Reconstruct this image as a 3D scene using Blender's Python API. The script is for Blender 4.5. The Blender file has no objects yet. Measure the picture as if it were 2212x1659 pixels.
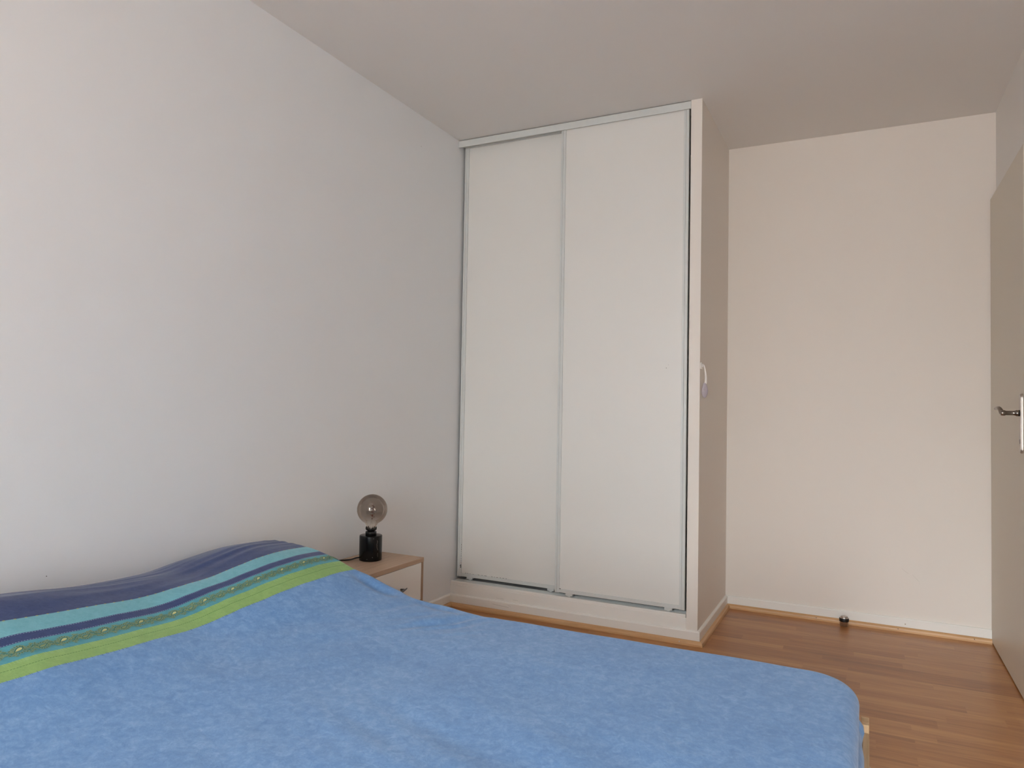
import bpy, bmesh, math, random
from mathutils import Vector, Matrix, noise
random.seed(7)
PI = math.pi
scene = bpy.context.scene
COL = scene.collection

# ------------------------------------------------------------------ camera
cd = bpy.data.cameras.new('camera'); cam = bpy.data.objects.new('camera', cd); COL.objects.link(cam)
YAW, PITCH, ROLL, F = 0.4682, 0.0309, 0.0178, 1551.885
fw = Vector((-math.sin(YAW)*math.cos(PITCH), math.cos(YAW)*math.cos(PITCH), math.sin(PITCH)))
r0 = Vector((math.cos(YAW), math.sin(YAW), 0)); u0 = r0.cross(fw)
rr = math.cos(ROLL)*r0 + math.sin(ROLL)*u0; uu = -math.sin(ROLL)*r0 + math.cos(ROLL)*u0
cam.matrix_world = Matrix(((rr.x, uu.x, -fw.x, 1.974), (rr.y, uu.y, -fw.y, -3.3276), (rr.z, uu.z, -fw.z, 1.0592), (0, 0, 0, 1)))
cd.sensor_fit = 'HORIZONTAL'; cd.sensor_width = 36; cd.lens = F/2212*36
cd.shift_x = (1106-1085.22)/2212; cd.shift_y = (830.9-829.5)/2212
cd.clip_start = .02
scene.camera = cam

# ------------------------------------------------------------------ daylight
W = bpy.data.worlds.new('daylight'); scene.world = W; W.use_nodes = True
nt = W.node_tree; nt.nodes.clear()
wo = nt.nodes.new('ShaderNodeOutputWorld'); bg = nt.nodes.new('ShaderNodeBackground')
tc = nt.nodes.new('ShaderNodeTexCoord'); sp = nt.nodes.new('ShaderNodeSeparateXYZ'); cr = nt.nodes.new('ShaderNodeValToRGB')
mp = nt.nodes.new('ShaderNodeMapRange'); mp.inputs[1].default_value = -1; mp.inputs[2].default_value = 1
nt.links.new(tc.outputs['Generated'], sp.inputs[0]); nt.links.new(sp.outputs[2], mp.inputs[0]); nt.links.new(mp.outputs[0], cr.inputs[0])
nt.links.new(cr.outputs[0], bg.inputs[0]); nt.links.new(bg.outputs[0], wo.inputs[0])
e = cr.color_ramp.elements
e[0].position = 0; e[0].color = (.36, .355, .34, 1)
e[1].position = 1; e[1].color = (1.1, 1.3, 1.5, 1)
for p_, c_ in ((.47, (.365, .37, .365, 1)), (.52, (.50, .51, .51, 1)), (.58, (.80, .86, .89, 1)), (.66, (1.45, 1.57, 1.63, 1))):
    k_ = e.new(p_); k_.color = c_
bg.inputs[1].default_value = 5.0
WX0, WX1, WZ0, WZ1, NEAR = 1.36, 2.46, 0.06, 2.34, -6.3      # french window opening in the near wall
ld = bpy.data.lights.new('window_portal', 'AREA'); ld.shape = 'RECTANGLE'; ld.size = WX1-WX0; ld.size_y = WZ1-WZ0
ld.cycles.is_portal = True
lo = bpy.data.objects.new('window_portal', ld); COL.objects.link(lo)
lo.location = ((WX0+WX1)/2, NEAR-.12, (WZ0+WZ1)/2); lo.rotation_euler = (PI/2, 0, 0)   # faces +y, into the room

vs = scene.view_settings
vs.view_transform = 'Standard'; vs.look = 'None'; vs.gamma = 1; vs.use_curve_mapping = False
vs.exposure = 2.83
scene.cycles.max_bounces = 12; scene.cycles.diffuse_bounces = 8; scene.cycles.transparent_max_bounces = 12
scene.cycles.use_denoising = True

# ------------------------------------------------------------------ materials
def lin(h):
    h = h.lstrip('#'); v = [int(h[i:i+2], 16)/255 for i in (0, 2, 4)]
    return tuple((c/12.92 if c <= .04045 else ((c+.055)/1.055)**2.4) for c in v)+(1,)
class NB:
    def __init__(s, name):
        s.m = bpy.data.materials.new(name); s.m.use_nodes = True; s.t = s.m.node_tree; s.t.nodes.clear()
        s.out = s.t.nodes.new('ShaderNodeOutputMaterial'); s.b = s.t.nodes.new('ShaderNodeBsdfPrincipled')
        s.t.links.new(s.b.outputs[0], s.out.inputs[0])
    def n(s, typ, **kw):
        x = s.t.nodes.new(typ)
        for k, v in kw.items(): setattr(x, k, v)
        return x
    def l(s, a, b): s.t.links.new(a, b)
    def setv(s, inp, v):
        if hasattr(v, 'is_output') or isinstance(v, bpy.types.NodeSocket): s.l(v, inp)
        else: inp.default_value = v
    def math(s, op, a, b=0.0, c=0.0):
        x = s.n('ShaderNodeMath', operation=op); s.setv(x.inputs[0], a); s.setv(x.inputs[1], b); s.setv(x.inputs[2], c); return x.outputs[0]
    def mix(s, f, a, b, blend='MIX'):
        x = s.n('ShaderNodeMix', data_type='RGBA', blend_type=blend); s.setv(x.inputs[0], f); s.setv(x.inputs[6], a); s.setv(x.inputs[7], b); return x.outputs[2]
    def obj(s): return s.n('ShaderNodeTexCoord').outputs['Object']
    def uv(s): return s.n('ShaderNodeTexCoord').outputs['UV']
    def mapping(s, v, scale=(1, 1, 1), rot=(0, 0, 0)):
        x = s.n('ShaderNodeMapping'); s.l(v, x.inputs[0]); x.inputs['Scale'].default_value = scale; x.inputs['Rotation'].default_value = rot; return x.outputs[0]
    def noise(s, v, scale, detail=4, rough=.5, dist=0.0):
        x = s.n('ShaderNodeTexNoise'); s.l(v, x.inputs['Vector']); x.inputs['Scale'].default_value = scale
        x.inputs['Detail'].default_value = detail; x.inputs['Roughness'].default_value = rough; x.inputs['Distortion'].default_value = dist
        return x.outputs['Fac']
    def ramp(s, f, stops, mode='LINEAR'):
        x = s.n('ShaderNodeValToRGB'); s.l(f, x.inputs[0]); r = x.color_ramp; r.interpolation = mode
        r.elements[0].position, r.elements[0].color = stops[0]; r.elements[1].position, r.elements[1].color = stops[-1]
        for p, c in stops[1:-1]:
            k = r.elements.new(p); k.color = c
        return x.outputs[0]
    def bump(s, h, strength, dist=.001):
        x = s.n('ShaderNodeBump'); x.inputs['Strength'].default_value = strength; x.inputs['Distance'].default_value = dist
        s.l(h, x.inputs['Height']); s.l(x.outputs[0], s.b.inputs['Normal'])
    def p(s, **kw):
        for k, v in kw.items(): s.setv(s.b.inputs[k.replace('_', ' ')], v)
        return s

def paint(name, hexc, rough=.55, var=.03, bumpy=.25, bscale=180, spec=.4):
    m = NB(name); o = m.obj(); c = lin(hexc)
    n = m.noise(o, 1.7, 3); lo_ = tuple(x*(1-var) for x in c[:3])+(1,)
    m.p(Base_Color=m.mix(n, lo_, c), Roughness=rough); m.b.inputs['Specular IOR Level'].default_value = spec
    if bumpy: m.bump(m.noise(o, bscale, 4, .6), bumpy, .0006)
    return m.m
def plain(name, hexc, rough=.5, metal=0.0, spec=.5):
    m = NB(name); o = m.obj(); c = lin(hexc)
    m.p(Base_Color=m.mix(m.noise(o, 40, 2), tuple(x*.95 for x in c[:3])+(1,), c), Roughness=rough, Metallic=metal)
    m.b.inputs['Specular IOR Level'].default_value = spec
    return m.m
M = {}
M['wall'] = paint('white_wall_paint', '#eaecee')
M['warm'] = paint('warm_white_wall_paint', '#e9e2da')
M['mid'] = paint('soft_white_wall_paint', '#ebe9e6')
M['ceil'] = paint('white_ceiling_paint', '#e6e4e1', .8, .02, .15)
M['skirt'] = paint('white_gloss_skirting_paint', '#efede8', .35, .04, .2, 60)
M['panel'] = paint('cream_melamine_panel', '#e4e3df', .30, .02, .06, 500, .5)
M['alu'] = plain('pale_grey_lacquered_profile', '#d5d8d6', .32)
M['groove'] = plain('dark_profile_groove', '#6f7373', .5)
M['doorp'] = paint('beige_door_paint', '#d9d2c4', .4, .03, .1, 120)
M['dark'] = plain('dark_gap', '#151413', .9)
M['steel'] = plain('brushed_steel', '#d2cac3', .42, 1.0)
M['chrome'] = plain('satin_nickel', '#8d857d', .25, 1.0)
M['rubber'] = plain('black_rubber', '#0c0c0c', .5)
M['black'] = plain('black_plastic', '#101010', .35)
M['white_pl'] = plain('white_plastic', '#eeeae6', .4)
M['lilac_pl'] = plain('lilac_plastic', '#b7adb5', .4)
M['whitebox'] = paint('white_drawer_front', '#f0ede8', .45, .03, .05)
M['handle'] = plain('dark_grey_metal', '#5b5a5a', .35, .8)
M['scuff'] = plain('grey_scuff', '#4e4a47', .8)
M['mattress'] = plain('mattress_ticking', '#d9dbe0', .8)

def wood(name, c1, c2, rough, scale, axis=0, gloss=.4):
    m = NB(name); o = m.obj()
    sc = [scale*14]*3; sc[axis] = scale*.8
    n = m.noise(m.mapping(o, tuple(sc)), 1.0, 6, .6, .6)
    sc2 = [scale*60]*3; sc2[axis] = scale*2
    n2 = m.noise(m.mapping(o, tuple(sc2)), 1.0, 3, .6)
    f = m.math('ADD', m.math('MULTIPLY', n, .7), m.math('MULTIPLY', n2, .3))
    c = m.ramp(f, [(.33, lin(c1)), (.68, lin(c2))])
    m.p(Base_Color=c, Roughness=rough); m.b.inputs['Specular IOR Level'].default_value = gloss
    m.bump(f, .12, .0006)
    return m.m
M['pine_x'] = wood('varnished_pine', '#b98c5c', '#ddb487', .4, 3, 0)
M['pine_y'] = wood('varnished_pine_side', '#b98c5c', '#ddb487', .4, 3, 1)
M['pale_y'] = wood('raw_pale_wood', '#ba9871', '#debf98', .7, 3, 1)
M['pale_z'] = wood('raw_pale_wood_post', '#ba9871', '#debf98', .7, 3, 2)
M['oak_y'] = wood('oak_board', '#a58a72', '#cdb198', .5, 2, 1)
M['oak_z'] = wood('oak_board_upright', '#977b63', '#bb9e86', .5, 2, 2)

# laminate floor: strips running along x
def floor_mat():
    m = NB('oak_laminate'); o = m.obj(); s = m.n('ShaderNodeSeparateXYZ'); m.l(o, s.inputs[0])
    x, y = s.outputs[0], s.outputs[1]
    row = m.math('FLOOR', m.math('DIVIDE', m.math('ADD', y, 20.0), .066))
    wn = m.n('ShaderNodeTexWhiteNoise', noise_dimensions='1D'); m.l(row, wn.inputs['W'])
    xs = m.math('ADD', m.math('ADD', x, 30.0), m.math('MULTIPLY', wn.outputs['Value'], 3.7))
    cell = m.math('FLOOR', m.math('DIVIDE', xs, .47))
    cv = m.n('ShaderNodeCombineXYZ'); m.l(row, cv.inputs[0]); m.l(cell, cv.inputs[1])
    w2 = m.n('ShaderNodeTexWhiteNoise', noise_dimensions='2D'); m.l(cv.outputs[0], w2.inputs['Vector'])
    off = m.n('ShaderNodeVectorMath', operation='SCALE'); m.l(w2.outputs['Color'], off.inputs[0]); off.inputs['Scale'].default_value = 9
    ad = m.n('ShaderNodeVectorMath', operation='ADD'); m.l(o, ad.inputs[0]); m.l(off.outputs[0], ad.inputs[1])
    g = m.noise(m.mapping(ad.outputs[0], (2.2, 26, 26)), 1.0, 7, .62, .9)
    g2 = m.noise(m.mapping(ad.outputs[0], (8, 240, 240)), 1.0, 3, .6)
    f = m.math('ADD', m.math('MULTIPLY', g, .62), m.math('MULTIPLY', g2, .25))
    f = m.math('ADD', f, m.math('MULTIPLY', w2.outputs['Value'], .20))
    c = m.ramp(f, [(.30, lin('#85542f')), (.50, lin('#a57043')), (.75, lin('#c28f5c'))])
    # plank joints every third strip
    pr = m.math('FRACT', m.math('DIVIDE', m.math('ADD', y, 20.0), .198))
    j = m.math('LESS_THAN', pr, .010)
    c = m.mix(m.math('MULTIPLY', j, .35), c, lin('#3a2517'))
    m.p(Base_Color=c, Roughness=m.math('ADD', m.math('MULTIPLY', g, .12), .27)); m.b.inputs['Specular IOR Level'].default_value = .45
    m.bump(g2, .05, .0004)
    return m.m
M['floor'] = floor_mat()

def marble():
    m = NB('black_marble'); o = m.obj()
    a = m.noise(m.mapping(o, (10, 10, 5)), 1.2, 5, .6, 1.4)
    v = m.math('LESS_THAN', m.math('ABSOLUTE', m.math('SUBTRACT', a, .71)), .003)
    m.p(Base_Color=m.mix(v, lin('#0b0b0b'), lin('#8f8a84')), Roughness=.22)
    return m.m
M['marble'] = marble(); M['marble'].node_tree.nodes['Principled BSDF'].inputs['Specular IOR Level'].default_value = .3
def smoked():
    m = NB('smoked_glass'); t = m.t
    m.t.nodes.remove(m.b)
    tr = m.n('ShaderNodeBsdfTransparent'); gl = m.n('ShaderNodeBsdfGlossy'); gl.inputs['Roughness'].default_value = .03
    mx = m.n('ShaderNodeMixShader'); fr = m.n('ShaderNodeLayerWeight'); fr.inputs[0].default_value = .22
    s = m.n('ShaderNodeSeparateXYZ'); m.l(m.obj(), s.inputs[0])
    h = m.n('ShaderNodeMapRange'); m.l(s.outputs[2], h.inputs[0]); h.inputs[1].default_value = .02; h.inputs[2].default_value = .065
    m.l(m.mix(h.outputs[0], (.93, .90, .86, 1), (.61, .565, .53, 1)), tr.inputs[0])
    gl.inputs[0].default_value = (.85, .8, .76, 1)
    f = m.math('MINIMUM', m.math('ADD', m.math('MULTIPLY', fr.outputs['Fresnel'], .8), .05), .6)
    m.l(f, mx.inputs[0]); m.l(tr.outputs[0], mx.inputs[1]); m.l(gl.outputs[0], mx.inputs[2]); m.l(mx.outputs[0], m.out.inputs[0])
    return m.m
M['smoke'] = smoked()
M['filament'] = plain('copper_filament', '#7a4433', .4, .6)
def clear_glass():
    m = NB('clear_glass_stem'); m.p(Base_Color=(1, 1, 1, 1), Roughness=.02); m.b.inputs['Transmission Weight'].default_value = 1; return m.m
M['glass'] = clear_glass()

# bedspread cloth: stripes by the cloth's own u coordinate (metres from the head)
SX = dict(c=.308, n=.364, t=.394, g=.449, b=.505)
def cloth():
    m = NB('striped_cotton_velvet'); uv = m.uv(); s = m.n('ShaderNodeSeparateXYZ'); m.l(uv, s.inputs[0])
    u, v = s.outputs[0], s.outputs[1]
    wob = m.noise(m.mapping(uv, (0, 9, 0)), 1.0, 2)
    u2 = m.math('ADD', u, m.math('MULTIPLY', m.math('SUBTRACT', wob, .5), .010))
    def step(x): return m.math('GREATER_THAN', u2, x)
    mott = m.noise(m.mapping(uv, (38, 38, 1)), 1.0, 7, .72, .8)
    big = m.noise(m.mapping(uv, (4, 5, 1)), 1.0, 3, .5, .6)
    fib = m.noise(m.mapping(uv, (90, 90, 1), (0, 0, .5)), 1.0, 5, .75, 1.1)
    f = m.math('ADD', m.math('ADD', m.math('MULTIPLY', mott, .5), m.math('MULTIPLY', big, .16)), m.math('MULTIPLY', fib, .34))
    blue = m.ramp(f, [(.36, lin('#5d8ac2')), (.50, lin('#6f9ace')), (.64, lin('#88afdc'))])
    navy = m.ramp(f, [(.36, lin('#26386a')), (.64, lin('#3a4c7c'))])
    cyan = m.ramp(f, [(.36, lin('#64a7b8')), (.64, lin('#7cbccb'))])
    teal = m.ramp(f, [(.36, lin('#4791a2')), (.64, lin('#5ba7b4'))])
    green = m.ramp(f, [(.36, lin('#7fa763')), (.64, lin('#97bd72'))])
    c = m.mix(step(SX['c']), navy, cyan); c = m.mix(step(SX['n']), c, navy); c = m.mix(step(SX['t']), c, teal)
    c = m.mix(step(SX['g']), c, green); c = m.mix(step(SX['b']), c, blue)
    def dash(x, w, per, duty, colr, cc):
        a = m.math('LESS_THAN', m.math('ABSOLUTE', m.math('SUBTRACT', u2, x)), w)
        b = m.math('LESS_THAN', m.math('FRACT', m.math('DIVIDE', v, per)), duty)
        return m.mix(m.math('MULTIPLY', a, b), cc, lin(colr))
    c = dash(SX['n']+.0022, .0007, .006, .6, '#8ea3c2', c)
    c = dash(SX['t']-.0022, .0007, .006, .6, '#8ea3c2', c)
    c = dash((SX['g']+SX['b'])/2-.004, .0008, .006, .7, '#567f42', c)
    c = dash(SX['c']+.0002, .0014, .0234, .22, '#a9a860', c)
    # frayed fringe where green meets its neighbours
    fr = m.math('GREATER_THAN', m.noise(m.mapping(uv, (30, 420, 1)), 1.0, 2), .56)
    e1 = m.math('LESS_THAN', m.math('ABSOLUTE', m.math('SUBTRACT', u2, SX['b'])), .0035)
    c = m.mix(m.math('MULTIPLY', m.math('MULTIPLY', fr, e1), .6), c, lin('#47639c'))
    e2 = m.math('LESS_THAN', m.math('ABSOLUTE', m.math('SUBTRACT', u2, SX['g']+.004)), .005)
    c = m.mix(m.math('MULTIPLY', m.math('MULTIPLY', fr, e2), .5), c, lin('#9cc08a'))
    m.p(Base_Color=c, Roughness=.85); m.b.inputs['Specular IOR Level'].default_value = .15
    m.b.inputs['Sheen Weight'].default_value = .25; m.b.inputs['Sheen Roughness'].default_value = .4
    cr1 = m.noise(m.mapping(uv, (12, 17, 1), (0, 0, .35)), 1.0, 6, .66, .5)
    seam = m.math('ADD', m.math('LESS_THAN', m.math('ABSOLUTE', m.math('SUBTRACT', u2, SX['n'])), .0015), m.math('LESS_THAN', m.math('ABSOLUTE', m.math('SUBTRACT', u2, SX['t'])), .0015))
    h = m.math('ADD', m.math('ADD', m.math('MULTIPLY', cr1, 1.6), m.math('MULTIPLY', fib, .35)), m.math('MULTIPLY', seam, -.3))
    m.bump(h, .34, .003)
    return m.m
M['cloth'] = cloth()
M['thread_dark'] = plain('dark_teal_thread', '#357a70', .7)
M['thread_gold'] = plain('yellow_green_thread', '#8ea47c', .7)
M['thread_cream'] = plain('cream_thread', '#c9cf93', .7)

# ------------------------------------------------------------------ mesh helpers
def link(name, bm, mats, parent=None, smooth=False, bevel=0, loc=None):
    me = bpy.data.meshes.new(name)
    bmesh.ops.recalc_face_normals(bm, faces=bm.faces[:])
    if loc is not None:
        for v in bm.verts: v.co -= Vector(loc)
    bm.to_mesh(me); bm.free()
    if not isinstance(mats, (list, tuple)): mats = [mats]
    for m in mats: me.materials.append(m)
    o = bpy.data.objects.new(name, me); COL.objects.link(o)
    if smooth:
        for p in me.polygons: p.use_smooth = True
    if loc is not None: o.location = loc
    if parent: 
        o.parent = parent
        if loc is None: o.location = -Vector(parent.location) if parent.parent is None else -Vector(parent.location)-Vector(parent.parent.location)
        if loc is None and parent.parent is not None: o.location = Vector((0, 0, 0)) - world_loc(parent)
        elif loc is None: o.location = -world_loc(parent)
        else: o.location = Vector(loc) - world_loc(parent)
    if bevel:
        b = o.modifiers.new('bevel', 'BEVEL'); b.width = bevel; b.segments = 2; b.limit_method = 'ANGLE'
    return o
def world_loc(o):
    v = Vector(o.location)
    while o.parent: o = o.parent; v += Vector(o.location)
    return v
def box(bm, a, b, mi=0):
    x0, y0, z0 = a; x1, y1, z1 = b
    vs_ = [bm.verts.new(p) for p in ((x0,y0,z0),(x1,y0,z0),(x1,y1,z0),(x0,y1,z0),(x0,y0,z1),(x1,y0,z1),(x1,y1,z1),(x0,y1,z1))]
    for f in ((0,3,2,1),(4,5,6,7),(0,1,5,4),(1,2,6,5),(2,3,7,6),(3,0,4,7)):
        fc = bm.faces.new([vs_[i] for i in f]); fc.material_index = mi
def lathe(bm, prof, c=(0, 0, 0), n=32, mi=0, tilt=None, cap=True):
    rings = []
    for r, z in prof:
        ring = []
        for k in range(n):
            a = 2*PI*k/n; p = Vector((r*math.cos(a), r*math.sin(a), z))
            if tilt is not None: p = tilt @ p
            ring.append(bm.verts.new(p+Vector(c)))
        rings.append(ring)
    for i in range(len(rings)-1):
        for k in range(n):
            f = bm.faces.new((rings[i][k], rings[i][(k+1) % n], rings[i+1][(k+1) % n], rings[i+1][k])); f.material_index = mi; f.smooth = True
    if cap:
        for r_ in (rings[0], rings[-1]):
            f = bm.faces.new(r_); f.material_index = mi
def tube(bm, pts, r, n=10, mi=0, flat=1.0):
    pts = [Vector(p) for p in pts]; rings = []
    nrm = None
    for i, p in enumerate(pts):
        d = (pts[min(i+1, len(pts)-1)]-pts[max(i-1, 0)]).normalized()
        if nrm is None:
            nrm = d.orthogonal().normalized()
        nrm = (nrm - d*nrm.dot(d)).normalized(); b = d.cross(nrm)
        rad = r[i] if isinstance(r, (list, tuple)) else r
        rings.append([bm.verts.new(p + nrm*math.cos(2*PI*k/n)*rad + b*math.sin(2*PI*k/n)*rad*flat) for k in range(n)])
    for i in range(len(rings)-1):
        for k in range(n):
            f = bm.faces.new((rings[i][k], rings[i][(k+1) % n], rings[i+1][(k+1) % n], rings[i+1][k])); f.smooth = True; f.material_index = mi
    for r_ in (rings[0], rings[-1]): bm.faces.new(r_).material_index = mi
def smooth_path(P, sub=6):
    P = [Vector(p) for p in P]; out = []
    for i in range(len(P)-1):
        p0, p1, p2, p3 = P[max(i-1, 0)], P[i], P[i+1], P[min(i+2, len(P)-1)]
        for k in range(sub):
            t = k/sub; out.append(.5*((2*p1)+(-p0+p2)*t+(2*p0-5*p1+4*p2-p3)*t*t+(-p0+3*p1-3*p2+p3)*t**3))
    out.append(P[-1]); return out
def extrude_profile(bm, prof, fn, path):
    """prof: list of 2D points; fn(p2d, i) -> 3D position at path sample i"""
    rings = [[bm.verts.new(fn(q, i)) for q in prof] for i in range(path)]
    n = len(prof)
    for i in range(path-1):
        for k in range(n): bm.faces.new((rings[i][k], rings[i][(k+1) % n], rings[i+1][(k+1) % n], rings[i+1][k]))
    bm.faces.new(rings[0]); bm.faces.new(rings[-1])
def empty(name, loc, label, cat, group=None):
    o = bpy.data.objects.new(name, None); COL.objects.link(o); o.location = loc; o.empty_display_size = .05
    o['label'] = label; o['category'] = cat
    if group: o['group'] = group
    return o
def tag(o, label, cat, group=None):
    o['label'] = label; o['category'] = cat
    if group: o['group'] = group
    return o
def struct(o, label=None, cat=None):
    o['kind'] = 'structure'
    if label: o['label'] = label
    if cat: o['category'] = cat
    return o
def B(): return bmesh.new()

H = 2.5; X1, X2, YB, XR = 1.249, 1.2997, .7285, 2.5245; XD, ZD = 2.5007, 2.085

# ------------------------------------------------------------------ room shell
b = B(); box(b, (-.12, NEAR-.2, -.1), (XR+.12, YB+.1, 0)); struct(link('floor', b, M['floor']), 'brown oak-look laminate floor with strips running towards the bed', 'floor')
b = B(); box(b, (-.12, NEAR-.2, H), (XR+.12, YB+.1, H+.1)); struct(link('ceiling', b, M['ceil']), 'plain white painted ceiling', 'ceiling')
b = B(); box(b, (-.1, NEAR, 0), (0, YB, H)); struct(link('wall_left', b, M['wall']), 'bare white wall behind the head of the bed', 'wall')
b = B(); box(b, (-.1, YB, 0), (XR+.1, YB+.1, H)); struct(link('wall_back', b, M['warm']), 'white alcove wall behind the steel door stop', 'wall')
b = B(); box(b, (X1, 0, 0), (X2, YB, H)); o = struct(link('wall_partition', b, M['warm']), 'thin white partition wall at the right of the sliding closet', 'wall')
DY0, DY1 = -.075, YB-.004
b = B()
box(b, (XR, DY1, 0), (XR+.1, YB, H)); box(b, (XR, DY0, ZD), (XR+.1, DY1, H)); box(b, (XR, NEAR, 0), (XR+.1, DY0, H))
box(b, (XR+.06, DY0, 0), (XR+.1, DY1, ZD))
struct(link('wall_right', b, M['mid']), 'white wall above and beside the room door', 'wall')
b = B()
box(b, (-.1, NEAR-.2, 0), (WX0, NEAR, H)); box(b, (WX1, NEAR-.2, 0), (XR+.1, NEAR, H))
box(b, (WX0, NEAR-.2, WZ1), (WX1, NEAR, H)); box(b, (WX0, NEAR-.2, 0), (WX1, NEAR, WZ0))
struct(link('wall_near', b, M['wall']), 'white wall with the tall window, facing the closet', 'wall')
b = B(); box(b, (WX1+.0, NEAR-2.1, -.1), (WX1+.14, NEAR-.2, 2.9)); struct(link('wall_light_blocker', b, paint('light_blocker_grey', '#8f8c87', .9)), 'added unseen grey wall outside the window, holding daylight off the left wall', 'wall')  # added out-of-view blocker, evens the window light along the left wall
b = B(); t_ = .05
for a_, c_ in (((WX0, NEAR-.1, WZ0), (WX0+t_, NEAR-.04, WZ1)), ((WX1-t_, NEAR-.1, WZ0), (WX1, NEAR-.04, WZ1)),
               ((WX0+t_, NEAR-.1, WZ1-t_), (WX1-t_, NEAR-.04, WZ1)), ((WX0+t_, NEAR-.1, WZ0), (WX1-t_, NEAR-.04, WZ0+t_))): box(b, a_, c_)
wf = link('window_1', b, M['skirt']); struct(wf, 'white frame of the tall window facing the closet', 'window')

# baseboards: profile (out from wall, height)
SK, SH = .012, .064
prof = [(0, 0), (SK, 0), (SK, SH-.006), (SK-.003, SH-.001), (SK-.006, SH), (0, SH)]
QR = .015; QH = .022
qprof = [(SK, 0), (SK+QR, 0), (SK+QR, QH*.35), (SK+QR*.85, QH*.7), (SK+QR*.5, QH*.95), (SK+QR*.2, QH), (SK, QH)]
def board(name, prof, fn, m, parent=None):
    b = B(); extrude_profile(b, prof, fn, 2)
    return link(name, b, m)
y_end = -2.9
o = board('baseboard_left', prof, lambda q, i: (q[0], (NEAR, -q[0])[i], q[1]), M['skirt']); struct(o, 'white baseboard along the wall behind the bed and nightstand', 'baseboard')
o = board('baseboard_closet', prof, lambda q, i: ((q[0], X2+q[0])[i], -q[0], q[1]), M['skirt']); struct(o, 'white baseboard across the foot of the sliding closet', 'baseboard')
o = board('baseboard_partition', prof, lambda q, i: (X2+q[0], (-q[0], YB-q[0])[i], q[1]), M['skirt']); struct(o, 'white baseboard on the shaded side of the partition', 'baseboard')
o = board('baseboard_back', prof, lambda q, i: ((X2+q[0], XD-.0)[i], YB-q[0], q[1]), M['skirt']); struct(o, 'white baseboard of the alcove wall beside the door', 'baseboard')
o = board('trim_1', qprof, lambda q, i: (q[0], (NEAR, -q[0])[i], q[1]), M['pine_y']); struct(o, 'pine quarter-round strip below the baseboard behind the nightstand', 'trim')
o = board('trim_2', qprof, lambda q, i: ((q[0], X2+q[0])[i], -q[0], q[1]), M['pine_x']); struct(o, 'pine quarter-round strip below the closet baseboard', 'trim')
o = board('trim_3', qprof, lambda q, i: (X2+q[0], (-q[0], YB-q[0])[i], q[1]), M['pine_y']); struct(o, 'pine quarter-round strip along the partition side', 'trim')
o = board('trim_4', qprof, lambda q, i: ((X2+q[0], XD)[i], YB-q[0], q[1]), M['pine_x']); struct(o, 'pine quarter-round strip behind the steel door stop', 'trim')

# closet plinth (white sill under the sliding doors)
PZ = .114
b = B(); box(b, (0, 0, 0), (X1, .10, PZ))
struct(link('trim_5', b, M['skirt'], bevel=.002), 'white painted sill board under the sliding doors', 'trim')
b = B(); box(b, (0, .10, 0), (X1, YB, PZ-.01))
struct(link('trim_6', b, M['ceil']), 'closet floor behind the sill', 'trim')
# nail heads and scuffs, each a part of the board or wall it marks
def dot(name, parent, p, r_, n_, m):
    b = B(); q_ = Vector(n_).normalized().to_track_quat('Z', 'Y').to_matrix(); lathe(b, [(r_, -.001), (r_, .0004), (r_*.6, .0007)], p, 12, 0, q_); return link(name, b, m, parent)
T2, T4, T5, BC, BK, WL, WB = [bpy.data.objects[k] for k in ('trim_2', 'trim_4', 'trim_5', 'baseboard_closet', 'baseboard_back', 'wall_left', 'wall_back')]
dot('nail_head', T2, (1.224, -.0262, .0135), .0026, (0, -1, .8), M['steel'])
for x_ in (1.752, 2.118, 2.431): dot('nail_head', T4, (x_, YB-.0262, .0135), .0019, (0, -1, .8), M['scuff'])
dot('nail_head', BK, (2.149, YB-SK, .037), .0028, (0, -1, 0), paint('pale_scuff', '#b3a595', .7, .05, 0))
def smear(name, parent, P, y, w, m):
    b = B(); pr = None
    for (x_, z_) in P:
        c = (b.verts.new((x_, y, z_-w)), b.verts.new((x_, y, z_+w)))
        if pr: b.faces.new((pr[0], c[0], c[1], pr[1]))
        pr = c
    return link(name, b, m, parent)
sc_ = paint('grey_smear', '#cbc7c2', .6, .1, 0); sd_ = paint('wall_smear', '#d8cfc4', .6, .1, 0)
smear('scuff_mark', T5, [(.278, .0745), (.298, .0740), (.321, .0745)], -.0004, .0007, sc_)
smear('scuff_mark', T5, [(.372, .0775), (.402, .0770)], -.0004, .0006, sc_)
smear('scuff_mark', BC, [(.262, .045), (.300, .0420), (.335, .0405), (.356, .0380)], -SK-.0004, .0008, sc_)
smear('scuff_mark', BC, [(.352, .049), (.366, .0475)], -SK-.0004, .0006, sc_)
smear('scratch', WB, [(2.135, .302), (2.150, .288), (2.164, .281)], YB-.0004, .0007, sd_)
smear('scratch', WB, [(2.180, .278), (2.194, .262), (2.208, .247), (2.212, .232)], YB-.0004, .0008, sd_)
dot('nail_hole', WL, (0, -2.133, .58), .0013, (1, 0, 0), M['scuff'])
dot('nail_hole', WL, (0, -.364, 2.347), .0022, (1, 0, 0), sc_)
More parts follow.
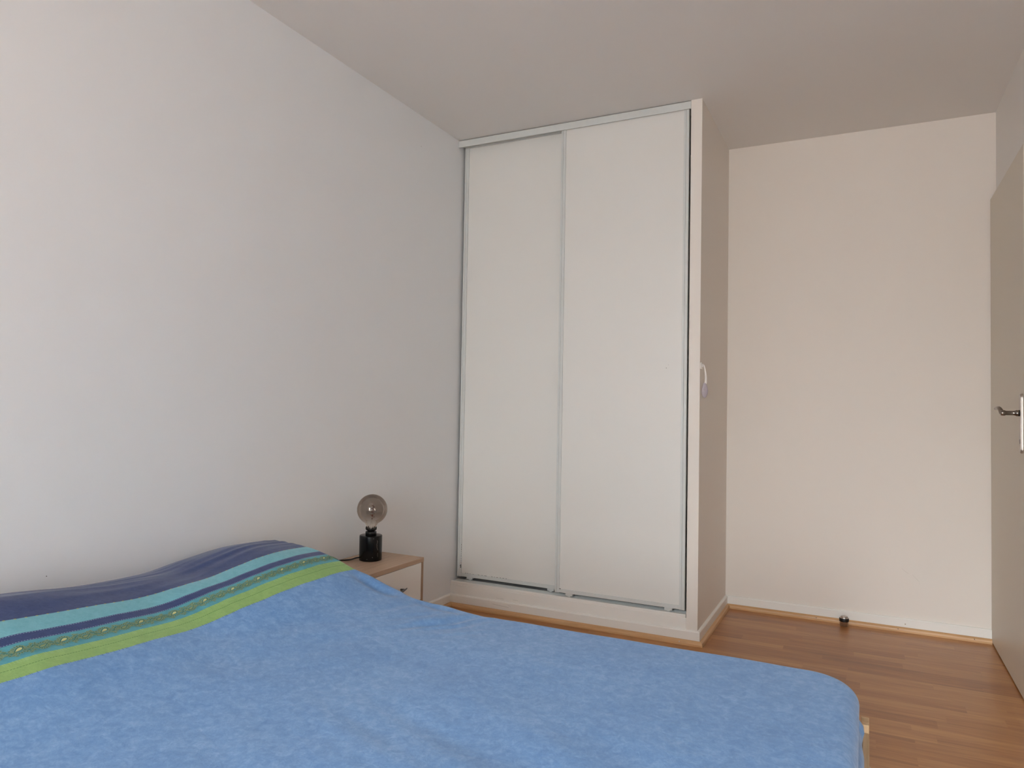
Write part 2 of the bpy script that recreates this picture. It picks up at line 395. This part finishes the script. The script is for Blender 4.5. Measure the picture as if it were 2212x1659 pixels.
# ------------------------------------------------------------------ sliding closet
# bottom track: extruded grooves
tk = empty('bottom_track', (X1/2, .04, PZ), 'pale grooved metal track on the sill beneath the sliding doors', 'track')
b = B()
tp = [(.001, PZ), (.001, PZ+.012), (.003, PZ+.015), (.013, PZ+.015), (.015, PZ+.013), (.015, PZ)]
extrude_profile(b, tp, lambda q, i: ((.004, X1-.003)[i], q[0], q[1]), 2)
link('front_lip', b, M['skirt'], tk)
b = B()
tp = [(.0155, PZ), (.0155, PZ+.006)]
for k in range(5):
    y_ = .024+k*.0125; tp += [(y_-.001, PZ+.006), (y_, PZ+.0125), (y_+.002, PZ+.0125), (y_+.003, PZ+.006)]
tp += [(.086, PZ+.006), (.086, PZ)]
extrude_profile(b, tp, lambda q, i: ((.004, X1-.003)[i], q[0], q[1]), 2)
link('grooves', b, M['alu'], tk)
b = B()
box(b, (.0, .0, 2.461), (X1-.001, .004, H-.004)); box(b, (.0, .004, 2.49), (X1-.001, .09, H-.004)); box(b, (.004, .040, 2.472), (X1-.002, .043, 2.49)); box(b, (.004, .086, 2.462), (X1-.002, .09, 2.49))
tag(link('top_rail', b, M['alu'], bevel=.0008), 'pale grey metal rail along the ceiling above the sliding doors', 'rail')

def stile(bm, x0, x1, y, z0, z1, flip=False):
    w = x1-x0
    # C-shaped upright: two raised lands with a shallow groove
    box(bm, (x0, y, z0), (x0+w*.40, y+.022, z1)); box(bm, (x0+w*.40, y+.002, z0), (x0+w*.48, y+.022, z1)); box(bm, (x0+w*.48, y+.0005, z0), (x1, y+.022, z1))
def sliding(x0, x1, y, z0, z1, label):
    t = empty('sliding_door', (x0, y, z0), label, 'sliding door', 'sliding doors of the closet')
    sw = .024
    b = B(); box(b, (x0+sw-.004, y+.006, z0+.012), (x1-sw+.004, y+.016, z1-.008)); link('panel', b, M['panel'], t)
    b = B(); stile(b, x0, x0+sw, y, z0, z1); link('stile', b, M['alu'], t, bevel=.0006)
    b = B(); stile(b, x1-sw, x1, y, z0, z1); link('stile', b, M['alu'], t, bevel=.0006)
    b = B(); box(b, (x0+sw, y+.002, z0+.001), (x1-sw, y+.020, z0+.019)); link('bottom_rail', b, M['alu'], t, bevel=.0006)
    b = B(); box(b, (x0+sw, y+.002, z1-.012), (x1-sw, y+.020, z1)); link('top_frame', b, M['alu'], t, bevel=.0006)
    for xw in (x0+.075, x1-.075):
        b = B()
        box(b, (xw-.018, y+.003, z0-.010), (xw+.018, y+.006, z0+.001)); box(b, (xw-.018, y+.015, z0-.008), (xw+.018, y+.018, z0+.001))
        rot = Matrix.Rotation(PI/2, 3, 'X'); lathe(b, [(.009, -.003), (.009, .003)], (xw, y+.010, z0-.0075), 16, 0, rot)
        link('roller', b, M['alu'], t)
    return t
ZB = PZ+.031
d1 = sliding(.598, 1.2385, .008, ZB, 2.480, 'right-hand cream sliding closet door, in front, beside the partition')
d2 = sliding(.013, .632, .050, ZB, 2.480, 'left-hand cream sliding closet door, set back, beside the left wall')
# wear marks on the doors
def marks(parent, quads, m, name='wear_mark'):
    b = B()
    for (x0, x1, z0, z1, y) in quads: box(b, (x0, y-.0004, z0), (x1, y+.0006, z1))
    return link(name, b, m, parent)
q = []
zz = ZB+.02
for k in range(16):
    xx = .06+k*.016+random.uniform(-.004, .004)
    if random.random() < .75: q.append((xx, xx+random.uniform(.003, .011), zz-.001, zz+.0005, .0555))
for k in range(9):
    z_ = ZB+.07+k*.012; q.append((.0355, .0355+random.uniform(.0005, .0015), z_, z_+random.uniform(.003, .009), .0497))
q += [(.029, .037, ZB+.056, ZB+.060, .0497), (.031, .037, ZB+.048, ZB+.052, .0497), (.034, .037, ZB+.046, ZB+.066, .0497)]
marks(d2, q, M['scuff'], 'paint_chip')
marks(d1, [(.6225, .630, ZB+.018, ZB+.021, .009), (1.1405, 1.1435, 1.2535, 1.256, .0135), (1.150, 1.1515, 1.268, 1.2695, .0135)], M['scuff'], 'paint_chip')

# ------------------------------------------------------------------ child latch on the partition
lt = empty('child_safety_latch', (X2, .03, 1.26), 'white strap latch with a lilac oval button hanging on the partition side', 'latch')
b = B(); box(b, (X2, .006, 1.248), (X2+.006, .040, 1.278)); box(b, (X2+.006, .014, 1.256), (X2+.011, .036, 1.272)); link('adhesive_pad', b, M['white_pl'], lt, bevel=.002)
A_ = math.radians(60); NV = Vector((math.cos(A_), -math.sin(A_), 0)); TV = Vector((math.sin(A_), math.cos(A_), 0))
b = B(); rings = []
pts = [(X2+.0095, .024, 1.271), (X2+.0135, .026, 1.264), (X2+.0165, .029, 1.250), (X2+.0190, .032, 1.232), (X2+.0205, .035, 1.212), (X2+.0195, .037, 1.190), (X2+.0170, .038, 1.178)]
for i, p in enumerate(pts):
    hw = .0018+.0006*i; c = Vector(p); rings.append([b.verts.new(c+TV*hw*a_+NV*d_) for a_, d_ in ((-1, -.0006), (1, -.0006), (1, .0006), (-1, .0006))])
for i in range(len(rings)-1):
    for k in range(4): b.faces.new((rings[i][k], rings[i][(k+1) % 4], rings[i+1][(k+1) % 4], rings[i+1][k]))
b.faces.new(rings[0]); b.faces.new(rings[-1]); link('strap', b, M['white_pl'], lt, smooth=False)
HC = Vector((X2+.0150, .038, 1.153))
b = B(); bmesh.ops.create_uvsphere(b, u_segments=28, v_segments=18, radius=1)
for v in b.verts:
    q = v.co.copy(); s_ = .0155*(1-.30*max(0, q.z)); v.co = HC+TV*q.x*s_+NV*q.y*.0065+Vector((0, 0, q.z*.036))
bt = link('button_housing', b, M['lilac_pl'], lt, smooth=True)
RB = Matrix(((TV.x, 0, NV.x), (TV.y, 0, NV.y), (0, 1, 0)))
b = B(); lathe(b, [(.0082, 0), (.0082, .0012), (.0076, .0018), (.0070, .0010), (.0052, .0016)], HC+NV*.0052+Vector((0, 0, .004)), 24, 0, RB); link('button', b, M['lilac_pl'], bt)

# ------------------------------------------------------------------ room door (right)
b = B(); box(b, (XD, DY0+.002, .008), (XD+.040, DY1-.0005, ZD-.002))
dr = link('door_1', b, M['doorp'], bevel=.0015); struct(dr, 'beige flush room door with a steel lever handle', 'door')
hz, hy = 1.070, -.033
b = B()
n = 8; w2, h2, r2 = .019, .113, .018
pp = []
for cx_, cz_, a0 in ((w2-r2, h2-r2, 0), (-(w2-r2), h2-r2, 90), (-(w2-r2), -(h2-r2), 180), (w2-r2, -(h2-r2), 270)):
    for k in range(n): a = math.radians(a0+90*k/(n-1)); pp.append((cx_+r2*math.cos(a), cz_+r2*math.sin(a)))
pc = 1.031
for dx0, dx1, sc in ((0, .006, 1), (.006, .0085, .93)):
    extrude_profile(b, pp, lambda q_, i: (XD-(dx0, dx1)[i], hy+q_[0]*sc, pc+q_[1]*(1-(1-sc)*.3)), 2)
pl = link('handle_plate', b, M['steel'], dr, bevel=.001); pl['label'] = 'steel backplate'
b = B()
RY = Matrix.Rotation(-PI/2, 3, 'Y')
lathe(b, [(.0115, .0), (.0115, .012), (.0095, .014), (.0085, .020), (.0085, .045), (.0105, .046), (.0105, .058), (.009, .060)], (XD-.008, hy, hz), 24, 0, RY)
lv = [(XD-.062, hy, hz), (XD-.062, hy+.012, hz+.001), (XD-.064, hy+.028, hz+.010), (XD-.066, hy+.045, hz+.017), (XD-.067, hy+.070, hz+.019), (XD-.068, hy+.100, hz+.018), (XD-.069, hy+.115, hz+.017)]
lvs = [(XD-.056, hy, hz)]+lv[1:]
LP2 = smooth_path(lvs, 5); tube(b, LP2, [.0100-.0045*(i/(len(LP2)-1)) for i in range(len(LP2)-1)]+[.003], 20)
lh = link('door_handle', b, M['chrome'], dr, smooth=False); lh['label'] = 'satin steel lever handle'
b = B(); lathe(b, [(.0122, 0), (.0122, .003)], (XD-.0082, hy, hz), 20, 0, RY); link('handle_collar', b, M['rubber'], dr)
b = B(); box(b, (XD-.0092, hy-.006, .955), (XD-.0083, hy-.002, .972)); link('keyhole', b, M['dark'], dr)

# ------------------------------------------------------------------ door stop
ds = empty('door_stop', (1.880, .668, 0), 'small steel floor door stop with black rubber ring by the alcove wall', 'door stop')
b = B(); lathe(b, [(.0190, 0), (.0190, .042), (.0184, .0440), (.0150, .0445), (.0146, .0436)], (1.881, .672, 0), 36); link('post', b, M['steel'], ds)
b = B(); lathe(b, [(.0192, .022), (.0216, .023), (.0222, .025), (.0222, .036), (.0214, .038), (.0192, .0385)], (1.881, .672, 0), 36); link('rubber_ring', b, M['rubber'], ds)
b = B(); lathe(b, [(.0150, .0440), (.0150, .0465), (.0140, .0478), (.004, .0482)], (1.881, .672, 0), 28); link('cap', b, M['steel'], ds)

# ------------------------------------------------------------------ nightstand
NX0, NX1, NY1, NZ = .012, .275, -.688, .405; NY0 = -1.105
ns = empty('nightstand', ((NX0+NX1)/2, (NY0+NY1)/2, 0), 'small oak-look nightstand with a white drawer between bed and closet', 'nightstand')
b = B(); box(b, (NX0-.008, NY0, NZ-.018), (NX1, NY1, NZ)); link('top_board', b, M['oak_y'], ns, bevel=.0006)
PZ0 = .03
for (ya, yb_) in ((NY1-.016-.001, NY1-.001), (NY0+.001, NY0+.017)):
    b = B(); box(b, (NX0+.01, ya, 0.0), (NX1-.001, yb_, NZ-.018)); link('side_panel', b, M['oak_z'], ns, bevel=.0005)
b = B(); box(b, (NX0+.008, NY0+.017, .06), (NX0+.014, NY1-.017, NZ-.018)); link('back_panel', b, M['oak_y'], ns)
b = B(); box(b, (NX0+.014, NY0+.017, .205), (NX1-.004, NY1-.017, .219)); link('shelf', b, M['oak_y'], ns)
b = B(); box(b, (NX0+.014, NY0+.017, .05), (NX1-.004, NY1-.017, .064)); link('shelf', b, M['oak_y'], ns)
DZ0, DZ1 = .228, NZ-.020
b = B(); box(b, (NX1-.016, NY0+.0185, DZ0), (NX1-.001, NY1-.0185, DZ1)); dw = link('drawer', b, M['whitebox'], ns, bevel=.0008); dw['label'] = 'white drawer front'
hyc = (NY0+NY1)/2+.0; hz_ = .302
b = B()
L = .062
tube(b, [(NX1+.014+.006*math.cos(t*PI/2)-.004*abs(t)**3*0, hyc+t*L, hz_-.002+.0045*t*t) for t in [k/10-1 for k in range(21)]], [0.0030+.0032*math.cos(t*PI/2*.93) for t in [k/10-1 for k in range(21)]], 12, 0, .75)
for s_ in (-1, 1): tube(b, [(NX1-.002, hyc+s_*.040, hz_), (NX1+.016, hyc+s_*.043, hz_+.001)], .0042, 10)
h_ = link('drawer_handle', b, M['handle'], dw, smooth=True); h_['label'] = 'dark grey bow handle'

# ------------------------------------------------------------------ table lamp
LX, LY = .112, -.850; LZ = NZ
lp = empty('table_lamp', (LX, LY, LZ), 'black marble cylinder lamp with a bare smoked globe bulb on the nightstand', 'lamp')
b = B(); lathe(b, [(.0440, 0), (.0470, .0012), (.0475, .004), (.0475, .1005), (.0467, .1035), (.0445, .1045), (.0235, .1045)], (LX, LY, LZ), 56); link('lamp_base', b, M['marble'], lp)
# white veins on the base are thin inlays following the cylinder
b = B()
def vein(a0, pts, w):
    for i in range(len(pts)-1):
        q_ = []
        for (da, z), s in ((pts[i], -1), (pts[i], 1), (pts[i+1], 1), (pts[i+1], -1)):
            a = math.radians(a0+da)+s*w; q_.append(b.verts.new((LX+.04765*math.cos(a), LY+.04765*math.sin(a), LZ+z)))
        b.faces.new(q_)
vein(-20, [(0, .088), (2.5, .082), (1, .077), (-1.5, .071), (0.5, .066), (-1, .060), (1.5, .056), (4, .047)], .012)
vein(-19, [(2, .036), (5, .030), (3, .024), (6, .019)], .007)
vein(-45, [(0, .020), (4, .017)], .022); vein(-72, [(0, .010), (3, .012)], .03); vein(-38, [(0, .098), (-2, .094)], .012)
link('vein_inlay', b, plain('white_vein', '#8b8782', .3), lp)
b = B(); lathe(b, [(.0232, .1040), (.0232, .1165), (.0225, .119), (.0195, .1195)], (LX, LY, LZ), 40); sk_ = link('socket', b, M['black'], lp)
tilt = Matrix.Rotation(math.radians(2.2), 3, 'Y')
b = B(); C0 = Vector((LX, LY, LZ+.1190))
lathe(b, [(.0150, .0), (.0150, .004), (.0195, .006), (.0205, .010), (.0200, .012)], C0, 40, 0, tilt)
for k in range(16):
    a = 2*PI*k/16; ca, sa = math.cos(a), math.sin(a)
    tube(b, [C0+tilt@Vector((.0185*ca, .0185*sa, .006)), C0+tilt@Vector((.0215*ca, .0215*sa, .012)), C0+tilt@Vector((.0218*ca, .0218*sa, .0195))], [.0022, .0024, .0014], 6)
link('bulb_collar', b, M['black'], lp)
BB = C0+tilt@Vector((0, 0, .010))
gp = []
R_ = .0632; cz = .083
gp = [(.0185, 0), (.0187, .006), (.0195, .011)]
a_s = -math.acos(0) ; 
for k in range(33):
    th = math.radians(-62+k*(152)/32); rr_ = R_*math.cos(th); zz_ = cz+R_*math.sin(th)
    gp.append((max(rr_, .0002), zz_))
gp.insert(3, (.0232, .0185))
b = B(); lathe(b, gp, (0, 0, 0), 64, 0, None, cap=False)
bo = link('bulb', b, M['smoke'], None); bo.parent = lp; bo.location = BB-Vector(lp.location); bo.rotation_euler = (0, math.radians(2.2), 0); bo['label'] = 'smoked glass globe bulb'
b = B(); T = lambda x, y, z: BB+tilt@Vector((x, y, z))
tube(b, [T(0, 0, .0), T(0, 0, .02), T(0, 0, .038), T(0, 0, .046)], [.007, .0045, .003, .002], 12)
link('glass_stem', b, M['glass'], bo, smooth=True)
b = B()
pts = []
for k in range(90):
    t = k/89; a = t*2*PI*3.6; pts.append(T(.0085*math.cos(a)*(1-.25*t), .0085*math.sin(a)*(1-.25*t), .050+.050*t))
tube(b, pts, .0009, 6); tube(b, [T(0, 0, .044), T(.0015, 0, .07), T(0, 0, .104)], .0007, 6)
tube(b, [T(0, 0, .045), T(.0085, 0, .050)], .0008, 6)
tube(b, [T(0, .0, .052), T(0, 0, .060)], .0022, 8)
link('filament', b, M['filament'], bo)
b = B()
cp = [(.082, -.862, LZ+.010), (.064, -.880, LZ+.0085), (.053, -.902, LZ+.0045), (.038, -.922, LZ+.0034), (.024, -.936, LZ+.0033), (.016, -.962, LZ+.0033), (.0145, -1.0, LZ+.0033), (.0145, -1.06, LZ+.0033), (.0145, -1.098, LZ+.0033)]
tube(b, smooth_path(cp), .0031, 10); link('power_cord', b, M['black'], lp)

# ------------------------------------------------------------------ bed
EX, EY0, EY1 = 1.966, -3.03, -1.428     # outer extents of the cover (foot, near side, far side)
bd = empty('bed_frame', (1.0, -2.2, 0), 'pale raw wood bed frame under the blue bedspread', 'bed')
b = B(); box(b, (1.9695, -3.06, .10), (1.983, -1.475, .335)); fr = link('footboard', b, M['pale_y'], bd, bevel=.0015)
for (y0, y1) in ((-1.474, -1.424), (-3.11, -3.061)):
    b = B(); box(b, (1.9692-.003, y0, 0), (1.983, y1, .352)); link('corner_post', b, M['pale_z'], bd, bevel=.002)
for (y0, y1) in ((-1.424, -1.402), (-3.082, -3.061)):
    b = B(); box(b, (.035, y0, .12), (1.9660, y1, .24)); link('side_rail', b, M['pale_y'], bd, bevel=.002)
for (y0, y1) in ((-1.474, -1.424), (-3.061, -3.011)):
    b = B(); box(b, (.035, y0, 0), (.075, y1, .25)); link('leg', b, M['pale_z'], bd, bevel=.002)
b = B(); lathe(b, [(.003, 0), (.003, .0015), (.0012, .0022)], (1.983, -1.60, .312), 12, 0, Matrix.Rotation(PI/2, 3, 'Y')); link('screw', b, M['steel'], bd)
b = B()
for k in range(12): x_ = .12+k*.155; box(b, (x_, -3.061, .205), (x_+.07, -1.424, .222))
link('slats', b, M['pale_y'], bd)
b = B(); box(b, (.06, EY0+.04, .223), (EX-.03, EY1-.045, .432)); tag(link('mattress', b, M['mattress'], bevel=.03), 'thick mattress lying on the bed frame beneath the bedspread', 'mattress')

# cover height over the plan
def pchip(xs, ys, x):
    if x <= xs[0]: return ys[0]
    if x >= xs[-1]: return ys[-1]
    n_ = len(xs); h = [xs[i+1]-xs[i] for i in range(n_-1)]; d = [(ys[i+1]-ys[i])/h[i] for i in range(n_-1)]
    def slope(i):
        if i == 0: return d[0]
        if i == n_-1: return d[-1]
        if d[i-1]*d[i] <= 0: return 0
        return 2*d[i-1]*d[i]/(d[i-1]+d[i])
    i = 0
    while x > xs[i+1]: i += 1
    t = (x-xs[i])/h[i]
    return (2*t**3-3*t*t+1)*ys[i]+(t**3-2*t*t+t)*h[i]*slope(i)+(-2*t**3+3*t*t)*ys[i+1]+(t**3-t*t)*h[i]*slope(i+1)
YM = [-3.0, -2.44, -2.34, -2.25, -2.16, -2.065, -1.967, -1.867, -1.772, -1.676, -1.577, -1.484, -1.40]
ZM = [.085, .090, .083, .079, .076, .073, .082, .092, .104, .112, .116, .110, .103]
YC = [-3.0, -2.6, -2.45, -2.3, -2.05, -1.90, -1.75, -1.6, -1.45]
ZC = [.145, .152, .152, .142, .113, .109, .127, .143, .136]
XP = [0.0, .04, .10, .19, .30, .42, .52, .62, .70, .82, .96]
ym_c = {}
def S(x, y):
    k = round(y, 4)
    if k not in ym_c: ym_c[k] = (pchip(YM, ZM, y), pchip(YC, ZC, y))
    m_, c_ = ym_c[k]
    z = .45+pchip(XP, [.72*c_, .82*c_, .93*c_, c_, .5*(c_+m_)+.008, m_, .68*m_, .36*m_, .20*m_, .07*m_, 0], x)
    # gentle puckers
    z += .0030*noise.noise(Vector((x*5, y*5, .3)))*(1 if x > .1 else x*10)
    nz = lambda a, b_, c_: noise.noise(Vector((x*a, y*b_, c_)))
    rdg = lambda v: 1-abs(v)*2                               # ridged crumple
    w = math.exp(-((x-.88)/.13)**2-((y+1.57)/.11)**2)       # crumples fanning in from the far edge
    z += w*.0085*(rdg(noise.noise(Vector(((x*.86-y*.51)*21+nz(7, 7, 2)*.8, (x*.5+y*.86)*2.6, 1))))-.6)
    z -= .008*math.exp(-((y+1.474)/.018)**2)*math.exp(-((x-.84)/.07)**2)
    w = math.exp(-((x-.68)/.18)**2-((y+1.95)/.25)**2)       # soft diagonal folds below the pillow
    z += w*.006*noise.noise(Vector(((x-y*.8)*9, (x+y)*2.0, 4)))
    w = math.exp(-((x-.17)/.10)**2)                          # long wrinkles in the navy band
    z += w*.0036*rdg(noise.noise(Vector((x*20+nz(5, 2, 3)*1.0, y*2.4, 7))))
    w = math.exp(-((x-1.3)/.40)**2-((y+2.25)/.18)**2)
    z += w*.007*noise.noise(Vector(((x*.4+y)*13, (x-y)*1.5, 9)))
    # pillow end: a crease, then the cloth falls away towards the far edge
    z -= .015*math.exp(-((y+1.478)/.022)**2)*math.exp(-((x-.605)/.075)**4)
    return z
RC, RE = .115, .040                      # plan corner radius, edge rounding radius
XA, XB, YA, YBQ = .012+RC, EX-RC, EY0+RC, EY1-RC
def cover(u, v):
    """cloth coordinate (metres) -> position; cloth beyond the bed's outline hangs"""
    qx, qy = min(max(u, XA), XB), min(max(v, YA), YBQ)
    dx, dy = u-qx, v-qy; d = math.hypot(dx, dy)
    if d < 1e-9: return Vector((u, v, S(u, v)))
    nx, ny = dx/d, dy/d
    flat = RC-RE; arc = RE*PI/2
    if d <= flat: f, g, s = d, 0, 0
    elif d <= flat+arc: a = (d-flat)/RE; f, g, s = flat+RE*math.sin(a), RE*(1-math.cos(a)), 0
    else: s = d-flat-arc; f, g = RC, RE+s
    per = u*1.0 + v*1.0 if abs(nx*ny) < 1e-6 else math.atan2(ny, nx)*.35
    if nx > .3 or abs(ny) > .3:
        k = min(s/.06, 1)
        f += k*(.004*math.sin(per*23)+.003*math.sin(per*9+1)) - .004*math.sin(min(s/.05, 1)*PI)
        if nx > .5: f = min(f+.0*s, RC+.003)
    wx = min(max((nx-.15)/.8, 0), 1); wx = wx*wx*(3-2*wx)
    if wx > 0: f += wx*.008*min(max((g-.055)/.04, 0), 1)-wx*.006*math.exp(-((g-.055)/.02)**2)
    x, y = qx+nx*f, qy+ny*f
    z = S(min(max(x, .012), EX), min(max(y, EY0), EY1))
    z -= g
    if nx > 0 and abs(ny) < .8: x = min(x, 1.9688 if z < .337 else 1.9688+.0045*min(1, (z-.337)/.02))
    if ny > 0: k_ = (math.exp(-((u-.605)/.095)**4)+.7*math.exp(-((u-.84)/.07)**2))*min(max((d-.055)/.05, 0), 1); y += .022*k_; z += .003*k_*max(0, 1-g/.10)
    x = max(x, .010)
    return Vector((x, y, max(z, .21)))
b = B()
hangU, hangV = .21, .26
U0, U1 = .012-.09, EX+hangU-.02; V0, V1 = EY0-hangV, EY1+hangV
def axis(a, c, stepc, fine):
    out = [a]; x = a
    while x < c-1e-6:
        st = stepc
        for (f0, f1, fs) in fine:
            if f0 <= x < f1: st = fs
        x = min(x+st, c); out.append(x)
    return out
US = axis(U0, U1, .012, [(.0, 1.05, .007), (EX-RC, EX+.06, .006)])
VS = axis(V0, V1, .012, [(-2.3, -1.40, .009), (EY1-RC, EY1+.05, .006)])
uvl = b.loops.layers.uv.new('UVMap')
grid = [[b.verts.new(cover(u, v)) for v in VS] for u in US]
for i in range(len(US)-1):
    for j in range(len(VS)-1):
        f = b.faces.new((grid[i][j], grid[i+1][j], grid[i+1][j+1], grid[i][j+1])); f.smooth = True
        for lp_, (a_, c_) in zip(f.loops, ((i, j), (i+1, j), (i+1, j+1), (i, j+1))): lp_[uvl].uv = (US[a_], VS[c_])
# embroidered paisley vine, thread ribbons lying on the teal band
def ribbon(P, w, mi, closed=False, lift=.0009):
    n_ = len(P); L_, R2 = [], []
    for i, p in enumerate(P):
        p_ = Vector(P[(i-1) % n_] if closed or i > 0 else P[0]); q_ = Vector(P[(i+1) % n_] if closed or i < n_-1 else P[-1])
        d = q_-p_; 
        if d.length < 1e-9: d = Vector((1, 0))
        d.normalize(); s = Vector((-d.y, d.x)); ww = w[i] if isinstance(w, list) else w
        for arr, sg in ((L_, 1), (R2, -1)):
            c = Vector(p)+s*ww*sg; k = cover(c.x, c.y); k.z += lift; arr.append(b.verts.new(k))
    for i in range(n_ if closed else n_-1):
        j = (i+1) % n_
        f = b.faces.new((L_[i], L_[j], R2[j], R2[i])); f.material_index = mi
def fill(P, mi, lift=.0008):
    vs_ = []
    for p in P: k = cover(p[0], p[1]); k.z += lift; vs_.append(b.verts.new(k))
    f = b.faces.new(vs_); f.material_index = mi
def drop(cx_, cy_, r, ang, tail=1.9, n_=14, bend=.5):
    out = []
    for k in range(n_):
        a = 2*PI*k/n_; t = (1-math.cos(a))/2; rad = r*math.sin(a)*(1-t)**.6*1.25 if False else None
        x = -math.cos(a)*r*(1+tail*.5)+r*tail*.5*0; y = math.sin(a)*r*(math.sin(a/2)**1.2)
        y += bend*r*((x/(r*(1+tail*.5))-1)*.5)**2
        out.append((cx_+x*math.cos(ang)-y*math.sin(ang), cy_+x*math.sin(ang)+y*math.cos(ang)))
    return out
def leaf(cx_, cy_, l, w, ang, n_=8):
    return [(cx_+l*math.cos(t)*math.cos(ang)-w*math.sin(t)*math.sin(ang), cy_+l*math.cos(t)*math.sin(ang)+w*math.sin(t)*math.cos(ang)) for t in [2*PI*k/n_ for k in range(n_)]]
def sleaf(x, y, l, w, ang):
    ribbon(leaf(x, y, l, w, ang), 0.0005, 2, True, .0010); fill(leaf(x, y, l*.8, w*.72, ang), 1, .0009)
CXT = (SX['t']+SX['g'])/2
PER = .0935
k0 = -2.437
for m_i in range(-6, 12):
    y0 = k0+m_i*PER+PER*0
    for half in (0, 1):
        yy = y0+half*PER/2; 
        if yy > EY1+.12 or yy < EY0: continue
        cx_ = CXT-.001+(.002 if half else -.002)
        ang = PI*.62 if not half else -PI*.38
        big = .0082 if not half else .0074
        ang = 2.2 if not half else -1.0
        P = drop(cx_, yy, big*.62, ang, 1.6)
        fill(drop(cx_, yy, big*.62, ang, 1.6), 3 if not half else 2, .0010)
        ribbon(drop(cx_, yy, big*.82, ang, 1.6), .0008, 1, True, .0011)
        ribbon(drop(cx_, yy, big*1.08, ang, 1.6), .0004, 2, True, .0012)
        for k in range(15):
            a = 2*PI*k/15; ex, ey = big*1.75, big*1.35
            px_ = cx_+ex*math.cos(a)*math.cos(ang)-ey*math.sin(a)*math.sin(ang); py_ = yy+ex*math.cos(a)*math.sin(ang)+ey*math.sin(a)*math.cos(ang)
            px_ = min(max(px_, SX['t']+.005), SX['g']-.005)
            sleaf(px_, py_, .0036, .0018, math.atan2(py_-yy, px_-cx_))
        # vine to the next drop with small leaves
        vine = []
        for k in range(15):
            t = k/14; vine.append((CXT+(.006*math.sin(t*PI*2) if not half else -.006*math.sin(t*PI*2)), yy+.009+t*(PER/2-.018)))
        ribbon(vine, .0012, 1, False, .0010)
        ribbon([(x_+.0016, y_) for x_, y_ in vine], .0003, 2, False, .0010)
        for k in range(1, 15, 2):
            x_, y_ = vine[k]; sd = 1 if (k//2) % 2 else -1
            for q_ in (1, 2, -1.3):
                xx = x_+sd*.0052*q_; 
                if SX['t']+.005 < xx < SX['g']-.006: sleaf(xx, y_+random.uniform(-.002, .002), .0038, .0018, 1.2*sd+random.uniform(-.5, .5))
    # curl
o = link('bedspread', b, [M['cloth'], M['thread_dark'], M['thread_gold'], M['thread_cream']])
tag(o, 'blue bedspread with navy, cyan, teal paisley and green stripes near the pillows', 'bedspread')
